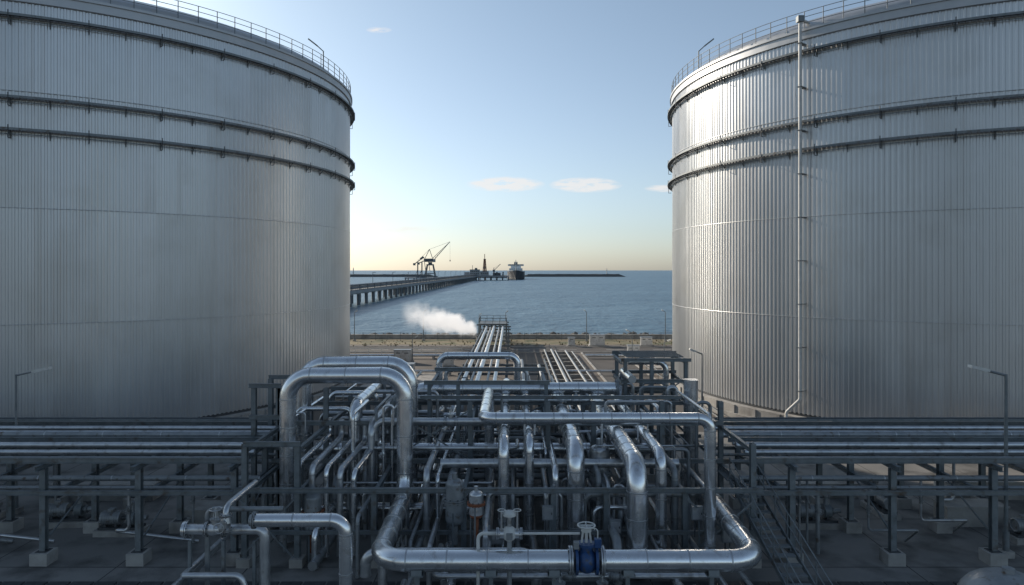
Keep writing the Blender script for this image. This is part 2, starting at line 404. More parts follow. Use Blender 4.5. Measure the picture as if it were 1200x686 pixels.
    b=MB('downpipe')
    th=math.radians(219.3); c,s_=math.cos(th),math.sin(th); rr=R+.85
    t=Vector((-s_,c,0)); P=lambda r,z,k=0: Vector((r*c,r*s_,z))+t*k
    b.tube([P(R-.6,z1+1.0),P(rr,z1+1.0),P(rr,2.8),P(rr+.2,1.6,-1.1),P(rr+.2,.1,-1.1)],.13,'offwhite',12,bend=.5)
    for k in range(9):
        z=3.5+k*3.6; b.obox(P(R+.1,z,.0),P(rr+.18,z,.0),.36,.07,'steel')
    b.box(tuple(P(rr,z1+1.0)),(.5,.5,.5),'steel')
    if side>0: b.done(E)
    return E
tank(45.8,74.5,1); tank(-46.0,74.5,-1)

# ------------------------------------------------------------------ side pipe racks
def side_rack(xs,x0,x1):
    b=MB('pipe_rack'); ys=(31.5,35.4,39.0)
    for x in xs:
        for y in ys:
            b.box((x,y,.28),(.8,.8,.56),'conc'); b.box((x,y,.575),(.5,.5,.03),'dark')
            b.obox((x,y,.59),(x,y,4.36),.02,.24,'steel')
            b.obox((x,y-.125,.59),(x,y-.125,4.36),.26,.02,'steel'); b.obox((x,y+.125,.59),(x,y+.125,4.36),.26,.02,'steel')
        b.ibeam((x,ys[0]-.6,4.48),(x,ys[-1]+.5,4.48),.2,.24); b.ibeam((x,ys[0]+.15,3.0),(x,ys[-1]-.15,3.0),.18,.22)
        b.obox((x+.14,ys[0]+.2,1.2),(x+.14,ys[1]-.2,2.8),.06,.06,'steel')
    for y in ys:
        b.ibeam((x0,y,4.73),(x1,y,4.73),.18,.25)
    b.ibeam((x0,31.22,3.32),(x1,31.22,3.32),.16,.2); b.ibeam((x0,39.25,3.3),(x1,39.25,3.3),.16,.2)
    b.done()
    k=0
    for y,r,mt in [(32.1,.07,'pipe'),(32.9,.12,'clad2'),(34.1,.15,'clad2'),(34.7,.08,'pipe'),(36.2,.16,'pipe'),(37.0,.10,'clad2'),(37.9,.13,'clad2')]:
        b=MB('rack_pipe'); z=4.62+r+.005*(k%3)
        b.tube([(x0,y,z),(x1,y,z)],r,mt,12,bands=3.0 if r>.13 else 0)
        b.done(); k+=1
    for y,r,mt in [(32.3,.09,'pipe'),(33.6,.14,'pipe'),(36.6,.12,'pipe'),(38.1,.09,'pipe')]:
        b=MB('rack_pipe'); b.tube([(x0,y,3.13+r),(x1,y,3.13+r)],r,mt,12,bands=3.5 if r>.13 else 0); b.done()
    b=MB('rack_branch_pipe')
    for i in range(9):
        x=random.uniform(min(abs(x0),abs(x1))+1,32)*(1 if x1>0 else -1); y=random.choice([32.3,33.6,36.6]); r=random.choice([.06,.08,.1])
        b.tube([(x,y,3.2),(x,y,1.2),(x+random.choice([-1,1])*random.uniform(.8,2.4),y,1.2),(x+.0+2.6,y+1.5,.1)] if i%2 else [(x,y,3.2),(x,y,.1)],r,random.choice(['clad2','pipe']),10)
        b.valve((x,y,2.2),(0,0,1),r,'pipe',up=(0,-1,0))
    b.done()
    b=MB('cable_tray'); y=38.75
    xa,xb=x0,x1
    for q in(-.22,.22): b.box(((xa+xb)/2,y+q,5.05),(xb-xa,.03,.12),'steel')
    nn=int((xb-xa)/.4)
    for i in range(nn): b.box((xa+.2+i*.4,y,5.03),(.05,.41,.03),'steel')
    for i in range(5): b.tube([(xa,y-.16+i*.08,5.07),(xb,y-.16+i*.08,5.07)],.025,'dark',5)
    b.done()
side_rack([-12.8-4.4*k for k in range(14)],-74,-12.4)
side_rack([12.9+4.65*k for k in range(14)],11.2,75)
for (x,y,w,d,h) in [(-24,40.5,6,1.2,.9),(-16,37,3,1.5,.7),(24.5,36.5,3.2,1.2,1.0),(18,41.0,5,1.2,.8),(29,40.7,7,1.2,1.0)]:
    b=MB('concrete_plinth'); b.box((x,y,h/2),(w,d,h),'conc'); b.box((x,y,h+.04),(w+.12,d+.12,.08),'conc'); b.done()
def pump(x,y,rot=0,s=1):
    b=MB('pump_set')
    b.box((0,0,.15),(2.4,1.0,.3),'conc'); b.box((0,0,.36),(2.1,.7,.12),'dark')
    b.cyl((-.95,0,.82),(.0,0,.82),.34,'pipe',18); b.torus((-.95,0,.82),(1,0,0),.3,.05,'pipe')
    for k in range(7): b.torus((-.85+k*.12,0,.82),(1,0,0),.35,.015,'pipe',18,4)
    b.cyl((0,0,.82),(.4,0,.82),.1,'dark',10); b.cyl((.4,0,.82),(.75,0,.82),.36,'steel',18); b.cyl((.55,0,.82),(.55,0,1.6),.13,'pipe',12); b.flange((.55,0,1.6),(0,0,1),.13)
    b.box((-.5,0,1.22),(.3,.3,.16),'pipe'); b.flange((.9,0,.82),(1,0,0),.14); b.cyl((.75,0,.82),(1.3,0,.82),.13,'pipe',12)
    for q in (-.75,-.2,.55): b.box((q,0,.5),(.12,.5,.2),'dark')
    o=b.done(loc=(x,y,0)); o.rotation_euler[2]=rot; o.scale=(s,)*3
for x,y,r in [(-20,35,0),(-23.5,36.2,.1),(-15,40,PI),(16,36,0),(20.5,38,PI/2),(26,34,0),(-29,37,0)]: pump(x,y,r)

# ------------------------------------------------------------------ main large pipes
def pipe(path,r,mt='clad',bands=1.2,bend=None,seg=20,name='insulated_pipe',flanges=(),valves=()):
    b=MB(name); b.tube(path,r,mt,seg,bend=bend,bands=bands)
    for p,d in flanges: b.flange(p,d,r)
    for p,d in valves: b.valve(p,d,r*.9)
    b.done()
pipe([(-11,33.5,.3),(-11,33.5,8.35),(-5.25,33.5,8.35),(-5.25,33.5,2.45),(-5.15,26,2.45),(2.15,26,2.45)],.40,bend=1.15,bands=1.25,seg=28,name='loop_pipe')
pipe([(3.5,26,2.45),(9.4,26,2.45),(9.75,35,2.45),(9.75,35,.2)],.40,bend=1.15,bands=1.25,seg=28,name='loop_pipe')
pipe([(-11.6,38,.3),(-11.6,38,8.3),(-5.65,38,8.3),(-5.65,38,.3)],.42,bend=1.2,seg=24,name='arch_pipe')
pipe([(-8.3,50,6.4),(-8.3,36,6.4),(-8.3,36,.3)],.3,bend=.8)
pipe([(-7.2,47,5.6),(-7.2,35,5.6),(-7.2,35,.3)],.2,'clad2')
pipe([(8.7,30,.2),(8.7,30,7.0),(-1.25,30,7.0),(-1.25,37,7.0),(-1.25,37,2)],.25,bend=.55,name='header_pipe')
pipe([(5.5,50,.3),(5.5,50,4.9),(5.5,30,4.9),(5.5,30,.2)],.46,bend=1.1,seg=26)
pipe([(2.9,49,.3),(2.9,49,5.12),(3.0,32,5.12),(3.0,32,.2)],.42,bend=1.0,seg=26)
pipe([(-.4,51,.3),(-.4,51,5.3),(-.4,32.5,5.3),(-.4,32.5,.2)],.27,bend=.7)
pipe([(.85,51,.3),(.85,51,5.25),(.85,33.2,5.25),(.85,33.2,.2)],.22,bend=.6)
pipe([(6.9,50.5,.3),(6.9,50.5,5.0),(6.9,31.6,5.0),(6.9,31.6,.2)],.27,bend=.7)
pipe([(-6.4,43,.3),(-6.4,43,6.05),(6.6,43,6.05)],.38,bend=.9,seg=22,name='header_pipe',flanges=[((6.6,43,6.05),(1,0,0))])
pipe([(-5.1,48,.3),(-5.1,48,7.5),(.4,48,7.5),(.4,48,.3)],.25,bend=.6,name='arch_pipe')
pipe([(1.0,45.5,.3),(1.0,45.5,6.9),(-4.4,45.5,6.9),(-4.4,45.5,.3)],.14,'clad2',bend=.4,name='arch_pipe')
pipe([(10.6,40.5,.3),(10.6,40.5,7.0)],.42,name='vertical_vessel')
pipe([(-9,24,4.72),(-5.85,24,4.72),(-5.85,24,.1)],.235,bend=.5,name='drop_pipe')
pipe([(-9.0,24.0,4.72),(-9.2,24.0,4.72)],.2,'pipe',0,name='drop_pipe',flanges=[((-9.05,24,4.72),(1,0,0))])
pipe([(-10.5,36.8,3.9),(7.6,36.8,3.9)],.3)
pipe([(-3.5,33.8,3.95),(8.2,33.8,3.95)],.22,'clad2')
pipe([(-9.5,40,4.6),(8,40,4.6)],.24,'clad2')
pipe([(-4,29.2,1.2),(10,29.2,1.2)],.3,'clad2')
pipe([(-6,28,1.0),(-6,28,1.9),(1,28,1.9),(1,28,.3)],.22,'clad2')
pipe([(8.0,47,7.2),(10.6,47,7.2),(10.6,47,.3)],.2)
pipe([(7.4,42,6.8),(7.4,46,6.8),(7.4,46,.3)],.24)
b=MB('pipe_supports')
for x in (-3.6,-.8,1.6,4.4,7.6):
    b.box((x,26,.12),(.7,.9,.24),'conc'); b.obox((x,26,.24),(x,26,1.95),.16,.16,'steel'); b.box((x,26,1.98),(.5,.7,.06),'steel')
    for q in(-1,1): b.obox((x,26+q*.34,2.0),(x,26+q*.3,2.2),.4,.05,'steel')
b.done()
for k,(x0,x1,y,z,r,mt) in enumerate([(-4.4,8.6,24.9,.75,.13,'clad2'),(-4.0,9.2,25.3,1.35,.1,'pipe'),(-2.5,6.8,27.2,.6,.2,'clad'),(-3.2,8.2,27.7,1.1,.12,'clad2')]):
    b=MB('low_level_pipe'); b.tube([(x0,y+3,z),(x0,y,z),(x1,y,z),(x1,y+4,z)],r,mt,14,bands=1.6)
    b.valve((x0+2.2+k*1.1,y,z),(1,0,0),r*1.1,'pipe'); b.valve((x1-1.6-k*.8,y,z),(1,0,0),r*1.1,'pipe'); b.done()

b=MB('blue_valve'); p=Vector((2.83,26,2.45))
for q in(-.60,.60): b.flange(p+Vector((q,0,0)),(1,0,0),.36,'clad2')
for q in(-.38,.38): b.cyl(p+Vector((q-.05,0,0)),p+Vector((q+.05,0,0)),.52,'blue',20)
b.sphere(p,.47,'blue',(.9,1,1),18,10)
b.cyl(p,p+Vector((0,0,.62)),.24,'blue',16); b.cyl(p+Vector((0,0,.58)),p+Vector((0,0,.68)),.34,'blue',16)
b.cyl(p+Vector((0,0,.68)),p+Vector((0,0,1.2)),.06,'offwhite',8)
for a in(-.18,.18): b.obox(p+Vector((a,0,.68)),p+Vector((a*.7,0,1.12)),.07,.07,'offwhite')
b.cyl(p+Vector((0,0,1.12)),p+Vector((0,0,1.3)),.2,'offwhite',14); b.torus(p+Vector((0,0,1.34)),(0,0,1),.33,.03,'offwhite'); b.box(p+Vector((0,0,1.34)),(.62,.04,.04),'offwhite'); b.box(p+Vector((0,0,1.341)),(.04,.62,.038),'offwhite')
b.box(p+Vector((.42,-.12,.72)),(.26,.22,.32),'blue'); b.box(p+Vector((-.4,-.15,.65)),(.2,.2,.26),'pipe')
b.tube([p+Vector((.42,-.12,.9)),p+Vector((.42,-.12,1.25)),p+Vector((0,-.0,1.25))],.025,'offwhite',6)
b.done()
b=MB('control_valve'); p=Vector((-.1,26.2,3.55))
b.tube([(-1.3,26.2,1.0),(-1.3,26.2,3.4),(-.45,26.2,3.4)],.07,'offwhite',10); b.tube([(.25,26.2,3.4),(2.6,26.2,3.4)],.05,'offwhite',10)
b.cyl(p+Vector((-.4,0,-.15)),p+Vector((.4,0,-.15)),.18,'clad2',14); b.sphere(p+Vector((0,0,-.15)),.29,'offwhite')
b.flange(p+Vector((-.45,0,-.15)),(1,0,0),.15,'clad2'); b.flange(p+Vector((.45,0,-.15)),(1,0,0),.15,'clad2')
b.cyl(p,p+Vector((0,0,.55)),.09,'clad2',10); b.cyl(p+Vector((0,0,.55)),p+Vector((0,0,.62)),.27,'offwhite',18); b.sphere(p+Vector((0,0,.62)),.26,'offwhite',(1,1,.45))
for q in(-.3,.3):
    b.cyl(p+Vector((q,-.1,-.1)),p+Vector((q,-.1,.75)),.04,'clad2',8); b.torus(p+Vector((q,-.1,.78)),(0,0,1),.14,.02,'offwhite')
b.cyl(p+Vector((0,0,-.4)),p+Vector((0,0,-3.2)),.1,'pipe',10); b.box(p+Vector((0,-.33,-.15)),(.24,.1,.24),'pipe')
b.done()
def vessel(x,y,z0,h,r,mt='clad2',top='rust'):
    b=MB('filter_vessel')
    b.cyl((x,y,z0),(x,y,z0+h),r,mt,20); b.sphere((x,y,z0+h),r,mt,(1,1,.6)); b.sphere((x,y,z0),r,top,(1,1,.7)); b.flange((x,y,z0+h*.55),(0,0,1),r*.85,top)
    b.cyl((x,y,z0-.2),(x,y,z0-r*.5-.9),r*.35,top,10)
    for k in range(3):
        a=2*PI*k/3+.4; b.cyl((x+r*math.cos(a),y+r*math.sin(a),0),(x+r*math.cos(a),y+r*math.sin(a),z0+.4),.04,'steel',6)
    b.cyl((x,y,z0+h),(x,y,z0+h+r*1.2),r*.3,mt,10); b.done()
vessel(-1.5,28.6,3.3,.8,.3); vessel(-2.6,31,2.2,1.6,.42,'pipe','pipe'); vessel(4.4,34.5,2.0,2.4,.5,'clad2','pipe'); vessel(-9.2,31.5,1.6,1.4,.4,'pipe','rust')

b=MB('valve_manifold')
b.tube([(-12.6,26.5,3.45),(-10.2,26.5,3.45),(-9.6,26.5,3.45),(-9.6,26.5,.4)],.2,'clad2',16,bend=.4)
b.flange((-12.6,26.5,3.45),(1,0,0),.22,'clad'); b.cyl((-12.75,26.5,3.45),(-12.62,26.5,3.45),.3,'clad',16)
b.valve((-11.5,26.5,3.45),(1,0,0),.2,'clad2'); b.valve((-10.9,26.0,3.9),(0,0,1),.16,'clad2',up=(0,-1,0))
b.tube([(-10.9,26.5,3.45),(-10.9,26.0,3.5),(-10.9,26.0,4.5),(-10.9,29,4.5)],.12,'clad2',12)
b.tube([(-12.0,26.9,.3),(-12.0,26.9,4.1),(-9,26.9,4.1)],.1,'pipe',10)
for k,(z,r) in enumerate([(.7,.16),(1.1,.13),(1.5,.16),(1.9,.12)]):
    b.tube([(-13.4+.3*k,24.6+.45*k,z-.0),(-10.3,24.6+.45*k,z),(-10.3+.2*k,24.6+.45*k,.1)] ,r,'clad2',12)
    b.tube([(-13.4+.3*k,24.6+.45*k,z),(-13.4+.3*k,29+.4*k,z)],r*.9,'clad2',12)
for x in(-12.5,-11.2,-10): b.box((x,26.5,1.5),(.12,.12,3.0),'steel')
b.done()

# ------------------------------------------------------------------ steel structure of process unit
b=MB('process_steel_frame')
def col(x,y,z,w=.24):
    b.box((x,y,.2),(.6,.6,.4),'conc'); b.obox((x,y,.4),(x,y,z),.02,w-.04,'steel'); b.obox((x,y-w/2,.4),(x,y-w/2,z),w,.02,'steel'); b.obox((x,y+w/2,.4),(x,y+w/2,z),w,.02,'steel')
def bx(x0,x1,y,z,w=.18,h=.22): b.ibeam((x0,y,z),(x1,y,z),w,h)
def by(x,y0,y1,z,w=.17,h=.2): b.ibeam((x,y0,z),(x,y1,z),w,h)
XS=[-12.2,-9.8,-6.3,-2.2,1.9,4.3,7.9,11.0]; YS=[31.2,36.0,41.4,46.5]
for i,x in enumerate(XS):
    for j,y in enumerate(YS):
        hcol={0:3.4,1:6.6,2:5.9,3:5.6}[j]+(.7 if i in(0,1) and j==1 else 0)
        if j==0 and i in(0,1,7): hcol=5.6
        col(x,y,hcol)
    by(x,31.4,46.3,3.28); by(x,31.4 if i in (0,1,7) else 36.2,46.3,5.25 if i not in(5,) else 4.2)
for y in YS:
    bx(-12.6,11.4,y-.25,3.52)
    if y>32: bx(-12.2,11.0,y-.24,5.5)
bx(-12.2,-9.6,30.96,5.62); bx(-12.2,11.0,31.0,1.6,.14,.16)
bx(-4.9,2.1,38,7.25); 
for x in (-4.6,-3,1.9): col(x,38,7.12,.2)
by(-4.6,38.2,43,7.0);by(1.9,38.2,43,7.0); bx(-4.9,2.1,43.2,7.24)
bx(-4.9,9,36.3,6.75,.14,.18)
for x in (7.3,9.0,11.2):
    for y in (44,47.6): col(x,y,7.7,.22)
for z in (5.0,6.4,7.75):
    bx(7.0,11.5,43.8,z); bx(7.0,11.5,47.8,z); by(7.1,44,47.6,z-.22); by(11.3,44,47.6,z-.22)
for x in (7.3,9.0,11.2): b.obox((x,43.7,5.1),(x+1.7 if x<11 else x-1.7,43.7,6.3),.07,.07,'steel')
for x in (-13.6,-12.3):
    for y in(36,38.5): col(x,y,7.4,.24)
for z in (4.2,5.8,7.45): bx(-13.8,-12.1,35.8,z); bx(-13.8,-12.1,38.7,z)
for (xa,xb,y,za,zb) in [(-12.2,-9.8,31.0,.6,3.2),(7.9,11,31.0,.6,3.2),(-2.2,1.9,41.2,3.6,5.4),(4.3,7.9,46.2,.6,5.2),(-6.3,-2.2,36,3.6,6.2)]:
    b.obox((xa,y-.3,za),(xb,y-.3,zb),.07,.07,'steel'); b.obox((xb,y-.38,za),(xa,y-.38,zb),.07,.07,'steel')
b.done()
def grating(name,x0,x1,y0,y1,z,sides='fblr'):
    b=MB(name)
    n=int((x1-x0)/.12)
    for i in range(n+1): b.box((x0+(x1-x0)*i/n,(y0+y1)/2,z),(.02,y1-y0,.05),'steel')
    m=int((y1-y0)/.45)
    for i in range(m+1): b.box(((x0+x1)/2,y0+(y1-y0)*i/m,z-.004),(x1-x0,.03,.045),'steel')
    z+=.03
    if 'f' in sides: b.railing([(x0,y0,z),(x1,y0,z)],toe=True)
    if 'b' in sides: b.railing([(x0,y1,z),(x1,y1,z)])
    if 'l' in sides: b.railing([(x0,y0,z),(x0,y1,z)])
    if 'r' in sides: b.railing([(x1,y0,z),(x1,y1,z)])
    b.done()
grating('access_platform',-4.2,-2.6,36.8,41,3.75,'lr')
grating('access_platform',7.4,11.1,44.2,47.4,7.9,'')
b=MB('walkway_stairs')
for i in range(18):
    t=i/17; b.box((11.3+t*.1,33.5-9.3*t,3.1-2.9*t+.0),(1.0,.34,.05),'steel')
for x in(10.75,11.9): 
    b.obox((x,33.7,3.1),(x+.1,24.1,.12),.06,.22,'steel'); b.railing([(x,33.7,3.2),(x+.1,24.1,.25)],1.05,'steel',1.5,.03)
b.box((11.3,34.6,3.1),(1.3,1.7,.06),'steel'); b.box((10.8,35.3,1.55),(.12,.12,3.1),'steel'); b.box((11.9,35.3,1.55),(.12,.12,3.1),'steel')
b.done()

# ------------------------------------------------------------------ small-bore pipework
random.seed(21)
mats=['clad2','pipe','clad2','clad','pipe']
b=MB('small_bore_pipework')
for i in range(115):
    x=random.uniform(-11.5,10.3); y=random.choice([32.2,34.2,35.2,37.4,39,40.8,42.2,44.6,46]) + random.uniform(-.25,.25)
    r=random.choice([.04,.06,.08,.1,.12,.15]); z=random.choice([2.4,3.0,3.9,4.3,4.7,5.9,6.3]); 
    if y<34: z=min(z,3.0)
    mt=random.choice(mats); t=random.random()
    if t<.4: q=[(x,y,.15),(x,y,z),(x,min(y+random.uniform(2,7),49),z)]
    elif t<.8:
        x2=max(-11.8,min(10.8,x+random.choice([-1,1])*random.uniform(1.2,5))); q=[(x,y,.15),(x,y,z),(x2,y,z),(x2,y,max(.2,z-random.uniform(1,3)))]
    else: q=[(x,y,.15),(x,y,z+.4),(x+.5,y,z+.4),(x+.5,y,z-.6)]
    b.tube(q,r,mt,10)
    if random.random()<.6: b.valve((x,y,random.uniform(1.2,z-.7) if z>2.5 else 1.3),(0,0,1),max(r,.07),mt,up=(random.choice([-1,1])*.5,-1,0))
for i in range(24):
    z=random.choice([1.0,2.0,2.9,3.75,4.1,4.4,5.75]); y=random.uniform(33,47); r=random.choice([.06,.08,.1,.13,.17])
    x0=random.uniform(-12,0); x1=x0+random.uniform(5,12); x1=min(x1,10.8); mt=random.choice(mats)
    b.tube([(x0,y,z-1.0),(x0,y,z),(x1,y,z),(x1,y+1.5,z)],r,mt,10)
    for k in range(2):
        if random.random()<.5: b.valve((random.uniform(x0+.6,x1-.6),y,z),(1,0,0),r,mt)
b.done()
b=MB('branch_pipework')
for i in range(20):
    x=random.uniform(-9.5,9); z=random.choice([.5,.9,1.3,1.8,2.7]); r=random.choice([.09,.12,.16,.2]); y0=random.uniform(28.3,31)
    mt=random.choice(['clad2','clad','pipe'])
    b.tube([(x,y0,.1),(x,y0,z),(x,48,z)] if z>.8 else [(x,y0,z),(x,48,z)],r,mt,12,bands=2.0)
for k,(x,r) in enumerate([(-4.0,.16),(-3.5,.1),(-2.9,.2),(1.6,.12),(2.05,.16),(4.1,.14),(4.5,.1),(6.3,.12),(7.7,.16)]):
    b.tube([(x,31.9+.2*(k%3),.1),(x,31.9+.2*(k%3),4.1-.3*(k%4)),(x,44,4.1-.3*(k%4))],r,['clad2','clad','pipe'][k%3],14,bands=1.5)
b.done()
b=MB('expansion_loops')
for k in range(5):
    x=-9.9+k*.62; z=4.5-.12*k; b.tube([(x,31.6+.1*k,.2),(x,31.6+.1*k,z),(x+.3,36,z+.35),(x+.3,36,z+1.2)],.13+.02*(k%2),'clad2' if k%2 else 'clad',14,bend=.4,bands=1.2)
b.done()
for i in range(8):
    b=MB('junction_box'); x=random.uniform(-11,10); y=random.choice([30.8,35.6,40.9,30.8]); z=random.uniform(1.2,4.6)
    if y<31: z=min(z,2.6)
    b.box((x,y-.1,z),(.5,.22,.6),'pipe'); b.box((x,y-.215,z),(.42,.012,.5),'clad2'); b.cyl((x-.1,y-.1,z-.3),(x-.1,y-.1,z-1.1),.03,'dark',6); b.cyl((x+.1,y-.1,z-.3),(x+.1,y-.1,0),.04,'steel',6); b.box((x+.17,y-.23,z),(.04,.03,.09),'dark'); b.done()

# ------------------------------------------------------------------ pipeway to the sea
b=MB('pipeway_trestles')
ty=[50+6.5*k for k in range(13)]
for y in ty:
    for x in(-5.0,-.6,3.6):
        if y>80 and x>0: continue
        b.box((x,y,.2),(.6,.6,.4),'conc'); b.box((x,y,1.6),(.2,.2,2.5),'steel')
    xe=4.0 if y<80 else -.2
    b.ibeam((-5.5,y,2.95),(xe,y,2.95),.18,.22)
for x in(-5.1,3.7): b.ibeam((x,48,3.17),(x,79 if x>0 else 128,3.17),.14,.2)
b.done()
ps=[(-4.5,.2,130),(-3.8,.13,130),(-3.2,.24,130),(-2.3,.13,130),(-1.6,.2,128),(.3,.11,76),(1.1,.18,78),(2.9,.17,74)]
for i,(x,r,ye) in enumerate(ps):
    b=MB('pipeway_pipe'); z=3.07+r
    b.tube([(x,52,z-1.5),(x,52,z),(x,ye,z),(x,ye,.2)],r,['clad2','pipe','clad2','pipe','clad2','pipe','pipe','pipe'][i],12,bands=3.0 if r>.15 else 0); b.done()
b=MB('pipe_sleepers')
for k in range(16): b.box((7.4,50+4*k,.2),(5.2,.35,.4),'conc')
b.done()
for x,r in [(5.3,.12),(6.4,.18),(7.0,.10),(8.6,.15),(9.6,.10)]:
    b=MB('sleeper_pipe'); b.tube([(x,49,.4+r),(x,111-.6*(x-7),.4+r),(x,111-.6*(x-7),-.3)],r,'pipe',12,bands=4.0); b.done()
b=MB('cross_pipes')
for k,(y,r) in enumerate([(104,.18),(105,.14),(70,.2),(71,.14),(88,.16)]):
    b.tube([(-30,y,.35+r),(-6,y,.35+r)],r,'clad2',10)
    b.tube([(11.2 if y>100 else 7,y,.35+r),(28,y,.35+r)] if y>80 else [(10.6,y,.5),(11,y,.5)],r,'clad2',10)
    for q in range(6): b.box((-28+4*q,y,.17),(.3,.5,.34),'conc')
b.done()
b=MB('loading_gantry')
for x in(-6.0,-1.0):
    for y in (124,130): b.box((x,y,1.75),(.25,.25,3.5),'steel'); b.box((x,y,.2),(.7,.7,.4),'conc')
for y in(124,130): b.ibeam((-6.4,y,3.62),(-.6,y,3.62),.2,.24)
for x in(-6,-1): b.ibeam((x,124.2,3.35),(x,129.8,3.35),.2,.24); b.railing([(x,123.6,3.75),(x,130.4,3.75)],1.1,'steel',1.4,.04)
b.railing([(-6,123.6,3.75),(-1,123.6,3.75)],1.1,'steel',1.4,.04); b.railing([(-6,130.4,3.75),(-1,130.4,3.75)],1.1,'steel',1.4,.04); b.box((-3.5,127,3.78),(5.2,6.4,.06),'steel')
b.done()
def cabinet(x,y,w,d,h,mt='offwhite'):
    b=MB('equipment_cabinet'); b.box((x,y,.1),(w+.4,d+.4,.2),'conc'); b.box((x,y,.2+h/2),(w,d,h),mt); b.box((x,y,.2+h+.05),(w+.16,d+.16,.1),'pipe')
    nd=max(1,int(w/.9))
    for i in range(nd):
        cx=x-w/2+(i+.5)*w/nd; b.box((cx,y-d/2-.012,.2+h*.5),(w/nd-.1,.02,h*.86),mt); b.box((cx+w/nd*.32,y-d/2-.035,.2+h*.5),(.04,.03,.2),'dark'); b.box((cx,y-d/2-.026,.2+h*.78),(w/nd*.5,.012,.12),'dark')
    b.done()
for q in [(15.2,122,2.6,1.4,1.7),(19,107,1.8,1,1.5),(-16,100,2.4,1.2,1.6),(-9,96,1.6,1,1.4),(10.6,121.6,1.2,.8,1.3),(21.5,97,2.2,1.2,1.6),(-13,83,2.2,1.6,1.9),(24,122,2,1,1.3)]: cabinet(*q,mt='clad2')
b=MB('guard_barrier')
b.railing([(-40,109,0),(-8,109,0)],1.0,'offwhite',2.2,.05); b.railing([(19,104,0),(40,104,0)],1.0,'offwhite',2.2,.05); b.railing([(18.2,60,0),(18.2,100,0)],1.0,'steel',2.5,.04); b.done()

# ------------------------------------------------------------------ lamps
def lamp(x,y,h,dx,arm=1.6,r=.07,dy=0):
    b=MB('street_lamp')
    b.box((x,y,.15),(.5,.5,.3),'conc'); b.cyl((x,y,.3),(x,y,1.2),r*1.5,'steel',10); b.cyl((x,y,1.2),(x,y,h),r,'steel',10,r*.7)
    L=math.hypot(dx,dy) or 1; ux,uy=dx/L,dy/L
    b.cyl((x,y,h-.06),(x+ux*arm*.55,y+uy*arm*.55,h+.18),r*.6,'steel',8)
    p1=(x+ux*arm*.5,y+uy*arm*.5,h+.18); p2=(x+ux*arm,y+uy*arm,h+.38); b.obox(p1,p2,.34,.13,'offwhite'); b.obox((p1[0]+ux*.1,p1[1]+uy*.1,p1[2]-.05),(p2[0]-ux*.05,p2[1]-uy*.05,p2[2]-.05),.26,.06,'lamp')
    b.done()
lamp(-27.6,38,7.7,1,1.9,.075); lamp(23.3,32.2,8.6,-1,1.7,.1); lamp(16.7,60,6.2,-1,1.1,.09)
lamp(-20.6,76,6.0,-1,1.8); lamp(14.2,130,5.6,-1,.5,.08); lamp(29.2,130,5.6,-1,.7,.08); lamp(-1.2,131,5.4,1,.4,.08); lamp(-6.3,131,4.9,1,.4,.08)
lamp(17.6,100,4.4,-1,.9,.07); lamp(-14.6,100,3.5,1,.8,.07); lamp(20.5,92,3.8,1,.9,.07); lamp(-30,130,5.5,1,.6,.08); lamp(-17,131,5.5,1,.6,.08)

b=MB('domed_tank'); b.cyl((17.6,24.2,0),(17.6,24.2,1.6),1.6,'pipe',32); b.sphere((17.6,24.2,1.6),1.6,'pipe',(1,1,.75),32,14); b.cyl((17.6,24.2,2.7),(17.6,24.2,2.95),.2,'pipe',12); b.torus((17.6,24.2,1.6),(0,0,1),1.6,.04,'band',32); b.done()

# ------------------------------------------------------------------ jetty
b=MB('jetty')
A=Vector((-74,180,0)); Bv=Vector((-58,1150,0)); d=(Bv-A).normalized(); sdv=Vector((d.y,-d.x,0))
Z=4.3
def jbox(s0,s1,off,w,z,h,mt): b.obox(A+d*s0+Vector((0,0,z))+sdv*off,A+d*s1+Vector((0,0,z))+sdv*off,w,h,mt)
LJ=(Bv-A).length
jbox(-20,LJ,-5,10,Z-.5,1.0,'far')
jbox(-20,LJ,.05,.5,Z-.9,1.3,'far')
for off,zz,r in [(-1,Z+1.0,.45),(-2.2,Z+1.0,.4),(-3.4,Z+1.1,.5),(-1.6,Z+2.2,.4),(-2.9,Z+2.2,.45)]:
    b.tube([A+d*-20+sdv*off+Vector((0,0,zz)),A+d*LJ+sdv*off+Vector((0,0,zz))],r,'fardark',8)
s=0
while s<LJ:
    for off in(-8.5,-1.2): 
        p=A+d*s+sdv*off; b.cyl(p+Vector((0,0,-8)),p+Vector((0,0,Z-1.8)),.85,'fardark',8)
    p=A+d*s; b.obox(p+sdv*-9.8+Vector((0,0,Z-1.6)),p+sdv*-.2+Vector((0,0,Z-1.6)),2.2,1.2,'far')
    for off in (-.6,-4): b.box(tuple(A+d*s+sdv*off+Vector((0,0,Z+1.3))),(.3,.3,2.6),'fardark')
    s+=16
s=0
while s<LJ:
    p=A+d*s+sdv*.2; b.box(tuple(p+Vector((0,0,Z+.55))),(.1,.1,1.1),'fardark')
    s+=4
jbox(-20,LJ,.2,.1,Z+1.1,.1,'fardark'); 
s=30
while s<LJ:
    p=A+d*s+sdv*-9; b.cyl(p+Vector((0,0,Z)),p+Vector((0,0,Z+8)),.15,'fardark',6); b.box(tuple(p+Vector((.9,0,Z+8))),(1.8,.4,.2),'fardark'); s+=60
b.done()
def pier(x0,x1,y0,y1,z):
    b=MB('pier_platform'); b.box(((x0+x1)/2,(y0+y1)/2,z-.8),(x1-x0,y1-y0,1.6),'far')
    nx=max(2,int((x1-x0)/10)); 
    for i in range(nx+1):
        for y in(y0+1.5,y1-1.5): b.cyl((x0+1+(x1-x0-2)*i/nx,y,-8),(x0+1+(x1-x0-2)*i/nx,y,z-1.6),.9,'fardark',8)
    b.railing([(x0,y0,z),(x1,y0,z)],1.2,'fardark',6,.08); b.done()
